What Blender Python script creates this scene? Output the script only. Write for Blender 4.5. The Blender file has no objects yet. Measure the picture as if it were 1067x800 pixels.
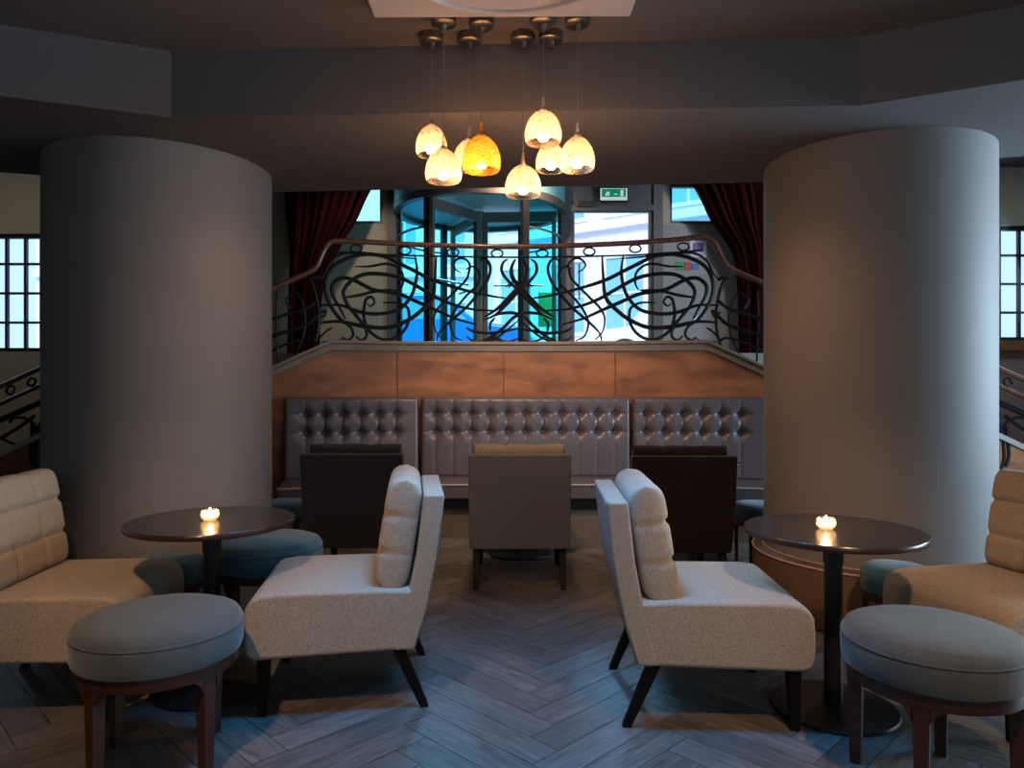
import bpy, bmesh, math, random
from mathutils import Vector, Matrix
random.seed(7)
R = math.radians
sc = bpy.context.scene
COL = sc.collection
F = 750.0; CX = 533.5; CY = 400.0; H = 1.34      # focal length (px), image centre, eye height

# ------------------------------------------------------------------ camera, light, exposure
cam_d = bpy.data.cameras.new('camera'); cam = bpy.data.objects.new('camera', cam_d); COL.objects.link(cam)
cam.location = (0, 0, H); cam.rotation_euler = (R(90), 0, 0)
cam_d.sensor_width = 36; cam_d.lens = 36 * F / 1067; cam_d.clip_end = 200; cam_d.clip_start = .05
sc.camera = cam
sc.view_settings.view_transform = 'Standard'; sc.view_settings.look = 'None'
sc.view_settings.gamma = 1; sc.view_settings.exposure = 0.0; sc.view_settings.use_curve_mapping = False
sc.cycles.use_denoising = True
sc.cycles.max_bounces = 7; sc.cycles.diffuse_bounces = 4; sc.cycles.transparent_max_bounces = 16
sc.cycles.sample_clamp_indirect = 4.0; sc.cycles.caustics_refractive = False; sc.cycles.caustics_reflective = False

w = bpy.data.worlds.new('sky'); sc.world = w; w.use_nodes = True
bg = w.node_tree.nodes['Background']; bg.inputs[0].default_value = (.62, .83, .97, 1); bg.inputs[1].default_value = 1.25

def lamp(kind, name, loc, target, energy, color, **kw):
    d = bpy.data.lights.new(name, kind); d.energy = energy; d.color = color
    for k, v in kw.items(): setattr(d, k, v)
    o = bpy.data.objects.new(name, d); COL.objects.link(o); o.location = loc
    if target is not None:
        o.rotation_euler = (Vector(target) - Vector(loc)).to_track_quat('-Z', 'Y').to_euler()
    return o
BLUE = (.20, .56, 1.0); DAY = (.50, .74, 1.0); WARM = (1.0, .57, .29); SOFT = (1.0, .74, .52)
# cold daylight falling in over the stage through the tall entrance glazing
lamp('SUN', 'sun', (0, 30, 20), None, 6.5, (.20, .52, .80), angle=R(12)).rotation_euler = (R(-64.5), 0, R(1))
# the windows of the right wall, and a fill added behind the camera
# second sun, added over our roof to brighten the street and facades opposite
lamp('SUN', 'street_fill_sun', (0, -10, 30), None, 4.4, (.93, .97, 1), angle=R(20)).rotation_euler = (R(42), 0, R(-8))
lamp('AREA', 'right_window_daylight', (6.7, 3.7, 1.8), (0, 3.6, 1.5), 380, (.56, .80, 1), shape='RECTANGLE', size=3.4, size_y=1.7)
lamp('AREA', 'front_fill_light', (.9, -3.19, 2.0), (.3, 3, 1.2), 14, (.85, .9, 1), shape='RECTANGLE', size=3.6, size_y=1.4)  # unseen fill, added to lift the ambient light
lamp('AREA', 'hall_window_daylight', (7.3, 9.8, 2.9), (3.0, 7.0, 1.4), 18, DAY, shape='RECTANGLE', size=1.6, size_y=1.3)
# cold spot added below the ceiling panel for the blue light on the aisle
lamp('SPOT', 'cold_aisle_fill', (.02, 2.62, 2.90), (.05, 2.75, 0), 430, (.025, .34, .82), spot_size=R(72), spot_blend=1, shadow_soft_size=.22)
# warm ceiling spots without fixtures, some added to brighten pillars and hall walls
def spot(loc, tgt, e, size=60, blend=.9, col=WARM, r=.05):
    lamp('SPOT', 'unseen_ceiling_spot', loc, tgt, e, col, spot_size=R(size), spot_blend=blend, shadow_soft_size=r)
spot((-1.1, 1.0, 2.9), (-1.1, 3.0, .35), 175, 52)
spot((1.2, 1.0, 2.9), (1.2, 2.9, .35), 175, 52)
spot((.55, 3.75, 2.62), (1.85, 3.95, .6), 26, 85, 1, (1, .50, .24))  # added to warm the right pillar's inner side
spot((-1.0, 3.85, 2.62), (-1.85, 4.1, .6), 9, 95, 1, (1, .50, .26))  # weaker spot added for the left pillar
spot((-.1, 4.75, 2.6), (.25, 6.6, .9), 150, 84, 1, (1, .72, .55))
spot((-.2, 6.15, 4.1), (0, 6.95, 1.3), 100, 110, 1, (1, .56, .30))
spot((0, 5.2, 4.1), (0, 5.3, 0), 70, 50, 1, (1, .66, .42))
spot((.2, 8.6, 4.1), (0, 9.8, 2.2), 170, 140, 1, SOFT)
spot((-1.95, 8.7, 4.2), (-2.2, 10, 2.3), 55, 90, 1, SOFT)  # added to lift the cream wall beside the revolving door
spot((3.1, 8.2, 4.2), (2.9, 9.9, 2.4), 60, 120, 1, (1, .85, .75))  # added to lift the hall wall on the right
spot((-6.6, 7.9, 4.2), (-6.8, 9.6, 2.2), 30, 140, 1, SOFT)  # added to light the left window wall
spot((6.8, 7.8, 4.2), (7.0, 9.6, 1.6), 45, 140, 1, (.72, .92, 1))  # added to light the right window wall, cooler in colour

# ------------------------------------------------------------------ materials
def mat(name, color, rough=.6, metal=0, bump=0, bscale=50, var=0, vscale=8, spec=.5, emit=None, estr=0, sheen=0, coat=0):
    m = bpy.data.materials.new(name); m.use_nodes = True; nt = m.node_tree; b = nt.nodes['Principled BSDF']
    b.inputs['Base Color'].default_value = (*color, 1); b.inputs['Roughness'].default_value = rough
    b.inputs['Metallic'].default_value = metal; b.inputs['Specular IOR Level'].default_value = spec
    if sheen: b.inputs['Sheen Weight'].default_value = sheen
    if coat: b.inputs['Coat Weight'].default_value = coat; b.inputs['Coat Roughness'].default_value = .15
    if emit: b.inputs['Emission Color'].default_value = (*emit, 1); b.inputs['Emission Strength'].default_value = estr
    tc = nt.nodes.new('ShaderNodeTexCoord')
    if var:
        n = nt.nodes.new('ShaderNodeTexNoise'); n.inputs['Scale'].default_value = vscale; n.inputs['Detail'].default_value = 6
        nt.links.new(tc.outputs['Object'], n.inputs['Vector'])
        r = nt.nodes.new('ShaderNodeValToRGB')
        r.color_ramp.elements[0].position = .32; r.color_ramp.elements[1].position = .68
        r.color_ramp.elements[0].color = (*[c * (1 - var) for c in color], 1)
        r.color_ramp.elements[1].color = (*[min(1, c * (1 + var)) for c in color], 1)
        nt.links.new(n.outputs['Fac'], r.inputs[0]); nt.links.new(r.outputs[0], b.inputs['Base Color'])
    if bump:
        n2 = nt.nodes.new('ShaderNodeTexNoise'); n2.inputs['Scale'].default_value = bscale; n2.inputs['Detail'].default_value = 4
        nt.links.new(tc.outputs['Object'], n2.inputs['Vector'])
        bp = nt.nodes.new('ShaderNodeBump'); bp.inputs['Strength'].default_value = bump; bp.inputs['Distance'].default_value = .004
        nt.links.new(n2.outputs['Fac'], bp.inputs['Height']); nt.links.new(bp.outputs[0], b.inputs['Normal'])
    return m

def tweed(name, c0, c1, c2):
    m = mat(name, c1, .92, 0, spec=.15, sheen=.15); nt = m.node_tree; b = nt.nodes['Principled BSDF']
    tc = nt.nodes.new('ShaderNodeTexCoord')
    def noise(sx, sy, sz, s):
        mp = nt.nodes.new('ShaderNodeMapping'); mp.inputs['Scale'].default_value = (sx, sy, sz)
        n = nt.nodes.new('ShaderNodeTexNoise'); n.inputs['Scale'].default_value = s; n.inputs['Detail'].default_value = 3
        nt.links.new(tc.outputs['Object'], mp.inputs[0]); nt.links.new(mp.outputs[0], n.inputs['Vector']); return n
    a = noise(1, 1, 3.5, 190); c = noise(3.5, 3.5, 1, 190)
    ad = nt.nodes.new('ShaderNodeMath'); ad.operation = 'ADD'
    nt.links.new(a.outputs['Fac'], ad.inputs[0]); nt.links.new(c.outputs['Fac'], ad.inputs[1])
    hf = nt.nodes.new('ShaderNodeMath'); hf.operation = 'MULTIPLY'; hf.inputs[1].default_value = .5; nt.links.new(ad.outputs[0], hf.inputs[0])
    r = nt.nodes.new('ShaderNodeValToRGB'); e = r.color_ramp.elements
    e[0].position = .40; e[0].color = (*c0, 1); e[1].position = .60; e[1].color = (*c2, 1)
    k = e.new(.5); k.color = (*c1, 1)
    nt.links.new(hf.outputs[0], r.inputs[0]); nt.links.new(r.outputs[0], b.inputs['Base Color'])
    bp = nt.nodes.new('ShaderNodeBump'); bp.inputs['Strength'].default_value = .5; bp.inputs['Distance'].default_value = .003
    nt.links.new(hf.outputs[0], bp.inputs['Height']); nt.links.new(bp.outputs[0], b.inputs['Normal'])
    return m

def wood(name, c0, c1, rough=.4, scale=(1, 1, 12), s=3, coat=0, spec=.5):
    m = mat(name, c0, rough, coat=coat, spec=spec); nt = m.node_tree; b = nt.nodes['Principled BSDF']
    tc = nt.nodes.new('ShaderNodeTexCoord'); mp = nt.nodes.new('ShaderNodeMapping'); mp.inputs['Scale'].default_value = scale
    n = nt.nodes.new('ShaderNodeTexNoise'); n.inputs['Scale'].default_value = s; n.inputs['Detail'].default_value = 8; n.inputs['Distortion'].default_value = .6
    nt.links.new(tc.outputs['Object'], mp.inputs[0]); nt.links.new(mp.outputs[0], n.inputs['Vector'])
    r = nt.nodes.new('ShaderNodeValToRGB'); r.color_ramp.elements[0].position = .3; r.color_ramp.elements[1].position = .7
    r.color_ramp.elements[0].color = (*c0, 1); r.color_ramp.elements[1].color = (*c1, 1)
    nt.links.new(n.outputs['Fac'], r.inputs[0]); nt.links.new(r.outputs[0], b.inputs['Base Color'])
    return m

def thinglass(name, tint, gloss=.12, diffuse=0, dcol=(1, 1, 1)):
    m = bpy.data.materials.new(name); m.use_nodes = True; nt = m.node_tree
    for n in list(nt.nodes):
        if n.type != 'OUTPUT_MATERIAL': nt.nodes.remove(n)
    out = [n for n in nt.nodes if n.type == 'OUTPUT_MATERIAL'][0]
    t = nt.nodes.new('ShaderNodeBsdfTransparent'); t.inputs[0].default_value = (*tint, 1)
    g = nt.nodes.new('ShaderNodeBsdfGlossy'); g.inputs['Roughness'].default_value = .04
    lw = nt.nodes.new('ShaderNodeLayerWeight'); lw.inputs[0].default_value = gloss
    mx = nt.nodes.new('ShaderNodeMixShader')
    nt.links.new(lw.outputs['Fresnel'], mx.inputs[0]); nt.links.new(t.outputs[0], mx.inputs[1]); nt.links.new(g.outputs[0], mx.inputs[2])
    last = mx
    if diffuse:
        tr = nt.nodes.new('ShaderNodeBsdfTranslucent'); tr.inputs[0].default_value = (*dcol, 1)
        tc = nt.nodes.new('ShaderNodeTexCoord'); v = nt.nodes.new('ShaderNodeTexVoronoi'); v.inputs['Scale'].default_value = 75
        v.feature = 'DISTANCE_TO_EDGE'; nt.links.new(tc.outputs['Object'], v.inputs['Vector'])
        mr = nt.nodes.new('ShaderNodeMapRange'); mr.inputs[1].default_value = 0; mr.inputs[2].default_value = .25
        mr.inputs[3].default_value = min(1, diffuse * 2.6); mr.inputs[4].default_value = diffuse * .35
        nt.links.new(v.outputs['Distance'], mr.inputs[0])
        m2 = nt.nodes.new('ShaderNodeMixShader'); nt.links.new(mr.outputs[0], m2.inputs[0])
        nt.links.new(mx.outputs[0], m2.inputs[1]); nt.links.new(tr.outputs[0], m2.inputs[2]); last = m2
    nt.links.new(last.outputs[0], out.inputs[0])
    return m

M = dict(
    plaster=mat('plaster_taupe', (.20, .185, .19), .8, spec=.2, bump=.05, bscale=30),
    pillar=mat('pillar_paint', (.25, .23, .225), .62, spec=.35, var=.03, vscale=2),
    hallwall=mat('hall_cream_paint', (.44, .40, .32), .8, spec=.2, var=.04),
    greywall=mat('hall_grey_paint', (.30, .31, .32), .8, spec=.2),
    pinkwall=mat('stair_pink_paint', (.50, .33, .29), .8, spec=.2),
    white=mat('ceiling_panel_white', (.78, .72, .70), .6),
    beige=tweed('beige_tweed', (.27, .215, .155), (.42, .35, .27), (.54, .465, .37)),
    taupe=tweed('taupe_back_fabric', (.18, .165, .17), (.225, .21, .215), (.265, .25, .255)),
    charcoal=tweed('charcoal_fabric', (.018, .019, .026), (.025, .026, .035), (.034, .035, .045)),
    brownblack=tweed('brown_black_fabric', (.012, .009, .008), (.018, .014, .012), (.026, .020, .018)),
    velvet=mat('slate_blue_velvet', (.075, .093, .102), .85, spec=.15, sheen=.3, var=.10, vscale=14, bump=.1, bscale=120),
    teal=mat('teal_velvet', (.03, .10, .155), .85, spec=.15, sheen=.3, var=.10, vscale=14),
    leather=mat('aubergine_leather', (.120, .098, .106), .33, spec=.6, bump=.1, bscale=160, var=.06, vscale=20),
    blackfab=mat('black_plinth_fabric', (.010, .010, .010), .9, spec=.1),
    piping=mat('silver_piping', (.45, .40, .35), .5),
    plinth=mat('brown_hide', (.135, .085, .055), .55, spec=.3, var=.08),
    blackwood=wood('black_leg_wood', (.005, .004, .004), (.010, .008, .007), .5, spec=.15),
    redwood=wood('mahogany_wood', (.036, .012, .008), (.070, .024, .014), .38, (1, 1, 8), 6),
    tabletop=wood('dark_table_wood', (.022, .019, .020), (.040, .034, .035), .26, (14, 1, 1), 4, coat=.4),
    iron=mat('black_wrought_iron', (.007, .007, .008), .5, spec=.25),
    darkmetal=mat('dark_grey_metal', (.035, .032, .030), .38, .6),
    steel=mat('brushed_steel', (.30, .28, .26), .28, 1),
    copper=wood('copper_veneer', (.17, .055, .020), (.46, .165, .060), .42, (1, 1, 3), 2.2),
    capstone=mat('brown_stone_cap', (.235, .175, .125), .45, var=.12, vscale=5),
    rail=wood('handrail_wood', (.10, .035, .018), (.20, .08, .045), .3, (4, 1, 1), 5, coat=.4),
    basebrown=mat('banquette_base_brown', (.17, .115, .08), .6, var=.08),
    doorgrey=mat('door_frame_grey', (.13, .13, .14), .5, .2),
    doortaupe=mat('revolving_frame_taupe', (.15, .125, .105), .45, .3),
    drumceil=mat('revolving_canopy_teal', (.25, .52, .54), .4, spec=.6),
    chrome=mat('chrome', (.32, .29, .28), .3, 1),
    cord=mat('grey_cable', (.16, .15, .16), .5),
    bulb=mat('warm_bulb', (1, .8, .5), .5, emit=(1, .66, .32), estr=28),
    flame=mat('candle_flame', (1, .8, .5), .5, emit=(1, .62, .25), estr=90),
    wax=mat('candle_wax', (.8, .66, .5), .5, emit=(1, .5, .2), estr=5),
    shade=thinglass('crackled_glass', (1, .93, .86), .25, .24, (1, .86, .70)),
    amber=thinglass('amber_glass', (1, .74, .36), .25, .30, (1, .62, .18)),
    clearglass=thinglass('clear_glass', (.97, .98, 1), .2, .30, (1, .9, .8)),
    tintglass=thinglass('cyan_tinted_glass', (.62, .95, .98), .03),
    lightglass=thinglass('pale_tinted_glass', (.76, .97, 1), .03),
    doorglass=thinglass('door_glass', (.93, .97, 1), .12),
    curtain=mat('burgundy_velvet', (.024, .0035, .004), .9, spec=.05, bump=.2, bscale=60),
    skypane=thinglass('window_glass', (.92, .97, 1), .1),
    winframe=mat('black_window_frame', (.012, .014, .018), .5),
    winblue=mat('reveal_blue_grey', (.20, .24, .28), .7),
    street=mat('pale_pavement', (.55, .58, .62), .8, var=.1, vscale=1),
    lilac=mat('lilac_render', (.74, .67, .80), .8, var=.05),
    whitefac=mat('white_render', (.86, .88, .90), .8),
    bluepane=mat('reflecting_blue_pane', (.20, .46, .66), .2, spec=.8),
    bluecar=mat('blue_car_paint', (.02, .22, .80), .25, coat=.6),
    whitecar=mat('white_car_paint', (.88, .90, .92), .25, coat=.6),
    tyre=mat('rubber', (.015, .015, .016), .8),
    green=mat('green_panel', (.06, .40, .12), .5),
    exitgreen=mat('exit_sign_green', (.0, .25, .12), .4, emit=(.0, .36, .18), estr=.35),
    exitwhite=mat('exit_sign_white', (.8, .85, .8), .4, emit=(.8, .9, .85), estr=.35),
    black=mat('black_plastic', (.012, .012, .012), .5),
    paper=mat('notice_paper', (.62, .62, .70), .6), purple=mat('notice_violet', (.16, .10, .30), .6),
    sred=mat('sticker_red', (.5, .05, .05), .5), sgreen=mat('sticker_green', (.03, .30, .14), .5), sblue=mat('sticker_blue', (.05, .15, .5), .5),
)

def floor_mat():
    m = mat('herringbone_oak', (.2, .17, .15), .42, spec=.35); nt = m.node_tree; b = nt.nodes['Principled BSDF']
    at = nt.nodes.new('ShaderNodeAttribute'); at.attribute_name = 'tone'
    uv = nt.nodes.new('ShaderNodeUVMap'); uv.uv_map = 'uv'
    mp = nt.nodes.new('ShaderNodeMapping'); mp.inputs['Scale'].default_value = (1.6, 16, 1)
    n = nt.nodes.new('ShaderNodeTexNoise'); n.inputs['Scale'].default_value = 2.4; n.inputs['Detail'].default_value = 8; n.inputs['Distortion'].default_value = 1.6
    nt.links.new(uv.outputs[0], mp.inputs[0]); nt.links.new(mp.outputs[0], n.inputs['Vector'])
    r = nt.nodes.new('ShaderNodeValToRGB'); r.color_ramp.elements[0].position = .3; r.color_ramp.elements[1].position = .72
    r.color_ramp.elements[0].color = (.085, .076, .070, 1); r.color_ramp.elements[1].color = (.205, .185, .170, 1)
    nt.links.new(n.outputs['Fac'], r.inputs[0])
    mx = nt.nodes.new('ShaderNodeMix'); mx.data_type = 'RGBA'; mx.blend_type = 'MULTIPLY'; mx.inputs[0].default_value = 1
    nt.links.new(r.outputs[0], mx.inputs[6]); nt.links.new(at.outputs['Color'], mx.inputs[7])
    nt.links.new(mx.outputs[2], b.inputs['Base Color'])
    bp = nt.nodes.new('ShaderNodeBump'); bp.inputs['Strength'].default_value = .25; bp.inputs['Distance'].default_value = .003
    nt.links.new(n.outputs['Fac'], bp.inputs['Height']); nt.links.new(bp.outputs[0], b.inputs['Normal'])
    return m
M['floor'] = floor_mat()

# ------------------------------------------------------------------ helpers
def tag(o, label=None, cat=None, group=None, kind=None):
    if label: o['label'] = label
    if cat: o['category'] = cat
    if group: o['group'] = group
    if kind: o['kind'] = kind
    return o
def thing(name, label, cat, loc=(0, 0, 0), rz=0, group=None):
    o = bpy.data.objects.new(name, None); COL.objects.link(o); o.location = loc; o.rotation_euler = (0, 0, rz)
    o.empty_display_size = .1
    return tag(o, label, cat, group)
def obj(name, data, m, parent=None, bevel=0, smooth=True, seg=3, kind=None, sub=0):
    """data = (verts, faces) or a bmesh; m = material or list"""
    me = bpy.data.meshes.new(name)
    if isinstance(data, bmesh.types.BMesh): data.to_mesh(me); data.free()
    else: me.from_pydata(data[0], [], data[1])
    bm = bmesh.new(); bm.from_mesh(me); bmesh.ops.recalc_face_normals(bm, faces=bm.faces); bm.to_mesh(me); bm.free()
    for x in (m if isinstance(m, list) else [m]): me.materials.append(x)
    if smooth:
        me.shade_smooth()
        if not bevel: me.set_sharp_from_angle(angle=R(40))
    o = bpy.data.objects.new(name, me); COL.objects.link(o); o.parent = parent
    if bevel:
        b = o.modifiers.new('bevel', 'BEVEL'); b.width = bevel; b.segments = seg; b.limit_method = 'ANGLE'; b.angle_limit = R(25)
        if sub == 0:
            wn = o.modifiers.new('wn', 'WEIGHTED_NORMAL'); wn.keep_sharp = True
    if sub:
        s = o.modifiers.new('sub', 'SUBSURF'); s.levels = sub; s.render_levels = sub
    if kind: o['kind'] = kind
    return o
def join(*ds):
    V = []; Fc = []
    for v, f in ds:
        n = len(V); V += [tuple(p) for p in v]; Fc += [tuple(i + n for i in q) for q in f]
    return V, Fc
def box(x0, x1, y0, y1, z0, z1):
    v = [(x, y, z) for z in (z0, z1) for y in (y0, y1) for x in (x0, x1)]
    return v, [(0, 2, 3, 1), (4, 5, 7, 6), (0, 1, 5, 4), (2, 6, 7, 3), (0, 4, 6, 2), (1, 3, 7, 5)]
def prism_y(prof, y0, y1):      # profile in x,z extruded along y
    n = len(prof); v = [(x, y0, z) for x, z in prof] + [(x, y1, z) for x, z in prof]
    return v, [tuple(range(n)), tuple(range(2 * n - 1, n - 1, -1))] + [(i, (i + 1) % n, n + (i + 1) % n, n + i) for i in range(n)]
def prism_z(poly, z0, z1):
    n = len(poly); v = [(x, y, z0) for x, y in poly] + [(x, y, z1) for x, y in poly]
    return v, [tuple(range(n)), tuple(range(2 * n - 1, n - 1, -1))] + [(i, (i + 1) % n, n + (i + 1) % n, n + i) for i in range(n)]
def lathe(prof, n=48, cx=0, cy=0):
    v = []; f = []; m = len(prof)
    for i in range(n):
        a = 2 * math.pi * i / n
        for r, z in prof: v.append((cx + r * math.cos(a), cy + r * math.sin(a), z))
    for i in range(n):
        j = (i + 1) % n
        for k in range(m - 1): f.append((i * m + k, j * m + k, j * m + k + 1, i * m + k + 1))
    if prof[0][0] > 1e-6: f.append(tuple(i * m for i in range(n)))
    if prof[-1][0] > 1e-6: f.append(tuple(i * m + m - 1 for i in range(n)))
    bm = bmesh.new(); bv = [bm.verts.new(p) for p in v]
    for q in f:
        try: bm.faces.new([bv[i] for i in q])
        except ValueError: pass
    bmesh.ops.remove_doubles(bm, verts=bm.verts, dist=1e-6)
    return bm
def catmull(pts, k=7, closed=False):
    P = [Vector(p) for p in pts]; n = len(P); out = []
    rng = range(n if closed else n - 1)
    for i in rng:
        if closed: p0, p1, p2, p3 = P[(i - 1) % n], P[i], P[(i + 1) % n], P[(i + 2) % n]
        else: p0, p1, p2, p3 = P[max(i - 1, 0)], P[i], P[i + 1], P[min(i + 2, n - 1)]
        for j in range(k):
            t = j / k
            out.append(.5 * ((2 * p1) + (p2 - p0) * t + (2 * p0 - 5 * p1 + 4 * p2 - p3) * t * t + (3 * p1 - p0 - 3 * p2 + p3) * t ** 3))
    if not closed: out.append(P[-1])
    return out
def tube(pts, r, n=8, closed=False, taper=False, flat=1.0):
    P = [Vector(p) for p in pts]; N = len(P); v = []; f = []; up = None
    for i, p in enumerate(P):
        a = P[(i - 1) % N] if closed or i else P[0]; b = P[(i + 1) % N] if closed or i < N - 1 else P[-1]
        t = (b - a).normalized()
        if up is None: up = t.orthogonal().normalized()
        up = (up - t * up.dot(t)).normalized(); s = t.cross(up)
        rr = r
        if taper: rr = r * (.45 + .55 * min(1, min(i, N - 1 - i) / (N * .22)))
        for k in range(n):
            c = 2 * math.pi * k / n; v.append(tuple(p + (up * math.cos(c) + s * math.sin(c)) * rr))
    for i in range(N if closed else N - 1):
        j = (i + 1) % N
        for k in range(n): f.append((i * n + k, i * n + (k + 1) % n, j * n + (k + 1) % n, j * n + k))
    if not closed: f.append(tuple(range(n))); f.append(tuple(range((N - 1) * n, N * n)))
    return v, f
def bar(p0, p1, w0, w1=None, d0=None, d1=None):   # square tapered bar, sections kept horizontal
    w1 = w1 or w0; d0 = d0 or w0; d1 = d1 or w1
    v = []
    for p, a, b in ((p0, w0, d0), (p1, w1, d1)):
        for sx, sy in ((-1, -1), (1, -1), (1, 1), (-1, 1)): v.append((p[0] + sx * a / 2, p[1] + sy * b / 2, p[2]))
    return v, [(0, 1, 2, 3), (7, 6, 5, 4)] + [(i, (i + 1) % 4, 4 + (i + 1) % 4, 4 + i) for i in range(4)]
def copy_tree(o, parent=None):
    c = o.copy(); COL.objects.link(c); c.parent = parent
    for ch in list(o.children): copy_tree(ch, c)
    return c
def place(proto, first, loc, rz, label, scale=None):
    o = proto if first else copy_tree(proto)
    o.location = loc; o.rotation_euler = (0, 0, rz); o['label'] = label
    if scale: o.scale = scale
    return o

# ------------------------------------------------------------------ floor: herringbone planks (real boards over a dark bed)
def build_floor():
    W = .14; n = 5; L = W * n; V = []; Fc = []; tone = []; uvs = []
    ca = math.cos(R(45)); ox, oy = .17, .06
    for k in range(-110, 110):
        for m_ in range(-12, 13):
            for kind in (0, 1):
                x0 = k * W + 2 * L * m_; y0 = k * W
                if kind: x0, y0, sx, sy = x0, y0 + W, W, L
                else: sx, sy = L, W
                cxx, cyy = x0 + sx / 2, y0 + sy / 2
                wx = (cxx - cyy) * ca + ox; wy = (cxx + cyy) * ca + oy
                if abs(wx) > 4.9 or wy < .9 or wy > 7.0: continue
                g = .0016; b = len(V); t = random.uniform(.72, 1.12); ru, rv = random.uniform(0, 50), random.uniform(0, 50)
                for (dx, dy) in ((g, g), (sx - g, g), (sx - g, sy - g), (g, sy - g)):
                    X, Y = x0 + dx, y0 + dy
                    V.append(((X - Y) * ca + ox, (X + Y) * ca + oy, 0))
                    uvs.append((ru + (dx if kind == 0 else dy), rv + (dy if kind == 0 else dx)))
                for i in range(4): V.append((V[b + i][0], V[b + i][1], -.006))
                Fc.append((b, b + 1, b + 2, b + 3)); tone.append((t, ru, b))
                for i in range(4): Fc.append((b + i, b + (i + 1) % 4, b + 4 + (i + 1) % 4, b + 4 + i))
    me = bpy.data.meshes.new('floor'); me.from_pydata(V, [], Fc); me.materials.append(M['floor']); me.materials.append(M['black'])
    me.uv_layers.new(name='uv'); me.color_attributes.new('tone', 'FLOAT_COLOR', 'CORNER')
    ul = me.uv_layers['uv']; at = me.color_attributes['tone']
    P = {}
    for t, ru, b in tone:
        for i in range(8): P[b + i] = t
    uvd = {}
    q = 0
    for fi, poly in enumerate(me.polygons):
        for li in poly.loop_indices:
            vi = me.loops[li].vertex_index; t = P[vi]; blk = vi // 8
            at.data[li].color = (t, t, t, 1); u = uvs[blk * 4 + (vi % 8) % 4]; ul.data[li].uv = u
    o = bpy.data.objects.new('floor', me); COL.objects.link(o); o['kind'] = 'structure'
    return o
build_floor()
obj('floor_bed', box(-9, 9, -3.2, 10.2, -.10, -.006), mat('floor_outer', (.075, .065, .06), .6), kind='structure')

# ------------------------------------------------------------------ ceiling, soffit band
ZS, ZC, ZH = 2.67, 3.0, 4.35
near = [(-8.8, .75), (-2.36, 3.325), (-1.70, 3.59), (1.66, 3.44), (2.24, 3.147), (8.8, .35)]
far = [(-8.8, 2.9), (-3.2, 4.53), (-1.65, 4.99), (1.66, 4.75), (2.87, 4.24), (8.8, 2.3)]
obj('ceiling_soffit_band', prism_z(near + far[::-1], ZS, ZH + .3), M['plaster'], kind='structure', smooth=False)
obj('ceiling', prism_z([(-8.8, -3.2), (8.8, -3.2)] + near[::-1], ZC, ZC + .15), M['plaster'], kind='structure', smooth=False)
obj('ceiling_hall', prism_z([(-8.8, 10.2)] + far + [(8.8, 10.2)], ZH, ZH + .15), M['plaster'], kind='structure', smooth=False)

def holes_wall(name, x0, x1, z0, z1, y0, y1, holes, m, axis='x'):
    xs = sorted({x0, x1, *[h[0] for h in holes], *[h[1] for h in holes]}); zs = sorted({z0, z1, *[h[2] for h in holes], *[h[3] for h in holes]})
    d = []
    for a, b in zip(xs, xs[1:]):
        for c, e in zip(zs, zs[1:]):
            mx, mz = (a + b) / 2, (c + e) / 2
            if any(h[0] < mx < h[1] and h[2] < mz < h[3] for h in holes): continue
            d.append(box(a, b, y0, y1, c, e) if axis == 'x' else box(y0, y1, a, b, c, e))
    return obj(name, join(*d), m, kind='structure', smooth=False)
ZF = 1.65
holes = [(-1.73, 2.09, ZF, 4.30), (-3.1, -1.80, 3.57, 4.12), (2.19, 3.3, 3.57, 4.12), (-8.4, -6.55, 1.79, 3.43), (6.78, 8.4, 1.94, 3.54)]
hw = holes_wall('wall_back', -8.8, 8.8, -.1, ZH, 10.0, 10.25, holes, M['hallwall'])
obj('wall_back_grey_panel', box(2.09, 3.9, 9.97, 9.999, ZF, 3.55), M['greywall'], kind='structure', smooth=False)
holes_wall('wall_right', -3.2, 7.3, -.1, ZH, 7.0, 7.25, [(1.9, 5.5, .9, 2.62)], M['plaster'], axis='y').data.name
obj('wall_right_return', join(box(7.25, 8.9, 7.15, 7.3, -.1, ZH), box(8.8, 8.95, 7.3, 10.25, -.1, ZH)), M['plaster'], kind='structure', smooth=False)
holes_wall('wall_left', -3.2, 10.25, -.1, ZH, -8.8, -8.6, [], M['hallwall'], axis='y')
holes_wall('wall_front', -8.8, 8.8, -.1, ZC, -3.25, -3.2, [(-.9, 2.7, 1.3, 2.7)], M['plaster'])  # window opening added to hold the fill lamp

# framed multi-pane windows
def win(name, x0, x1, z0, z1, nx, nz, y=10.06, glass='skypane'):
    root = tag(bpy.data.objects.new(name, None), kind='structure'); COL.objects.link(root)
    t = .055; d = [box(x0, x1, y, y + .07, z0, z0 + t), box(x0, x1, y, y + .07, z1 - t, z1), box(x0, x0 + t, y, y + .07, z0 + t, z1 - t), box(x1 - t, x1, y, y + .07, z0 + t, z1 - t)]
    for i in range(1, nx): x = x0 + (x1 - x0) * i / nx; d.append(box(x - .018, x + .018, y + .01, y + .06, z0 + t, z1 - t))
    for i in range(1, nz): z = z0 + (z1 - z0) * i / nz; d.append(box(x0 + t, x1 - t, y + .012, y + .058, z - .016, z + .016))
    obj('window_frame', join(*d), M['winframe'], root, smooth=False)
    obj('pane', box(x0 + .03, x1 - .03, y + .03, y + .038, z0 + .03, z1 - .03), M[glass], root, smooth=False)
    return root
win('window_1', -8.4, -6.55, 1.79, 3.43, 7, 4)
win('window_2', 6.78, 8.4, 1.94, 3.54, 5, 4)
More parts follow.
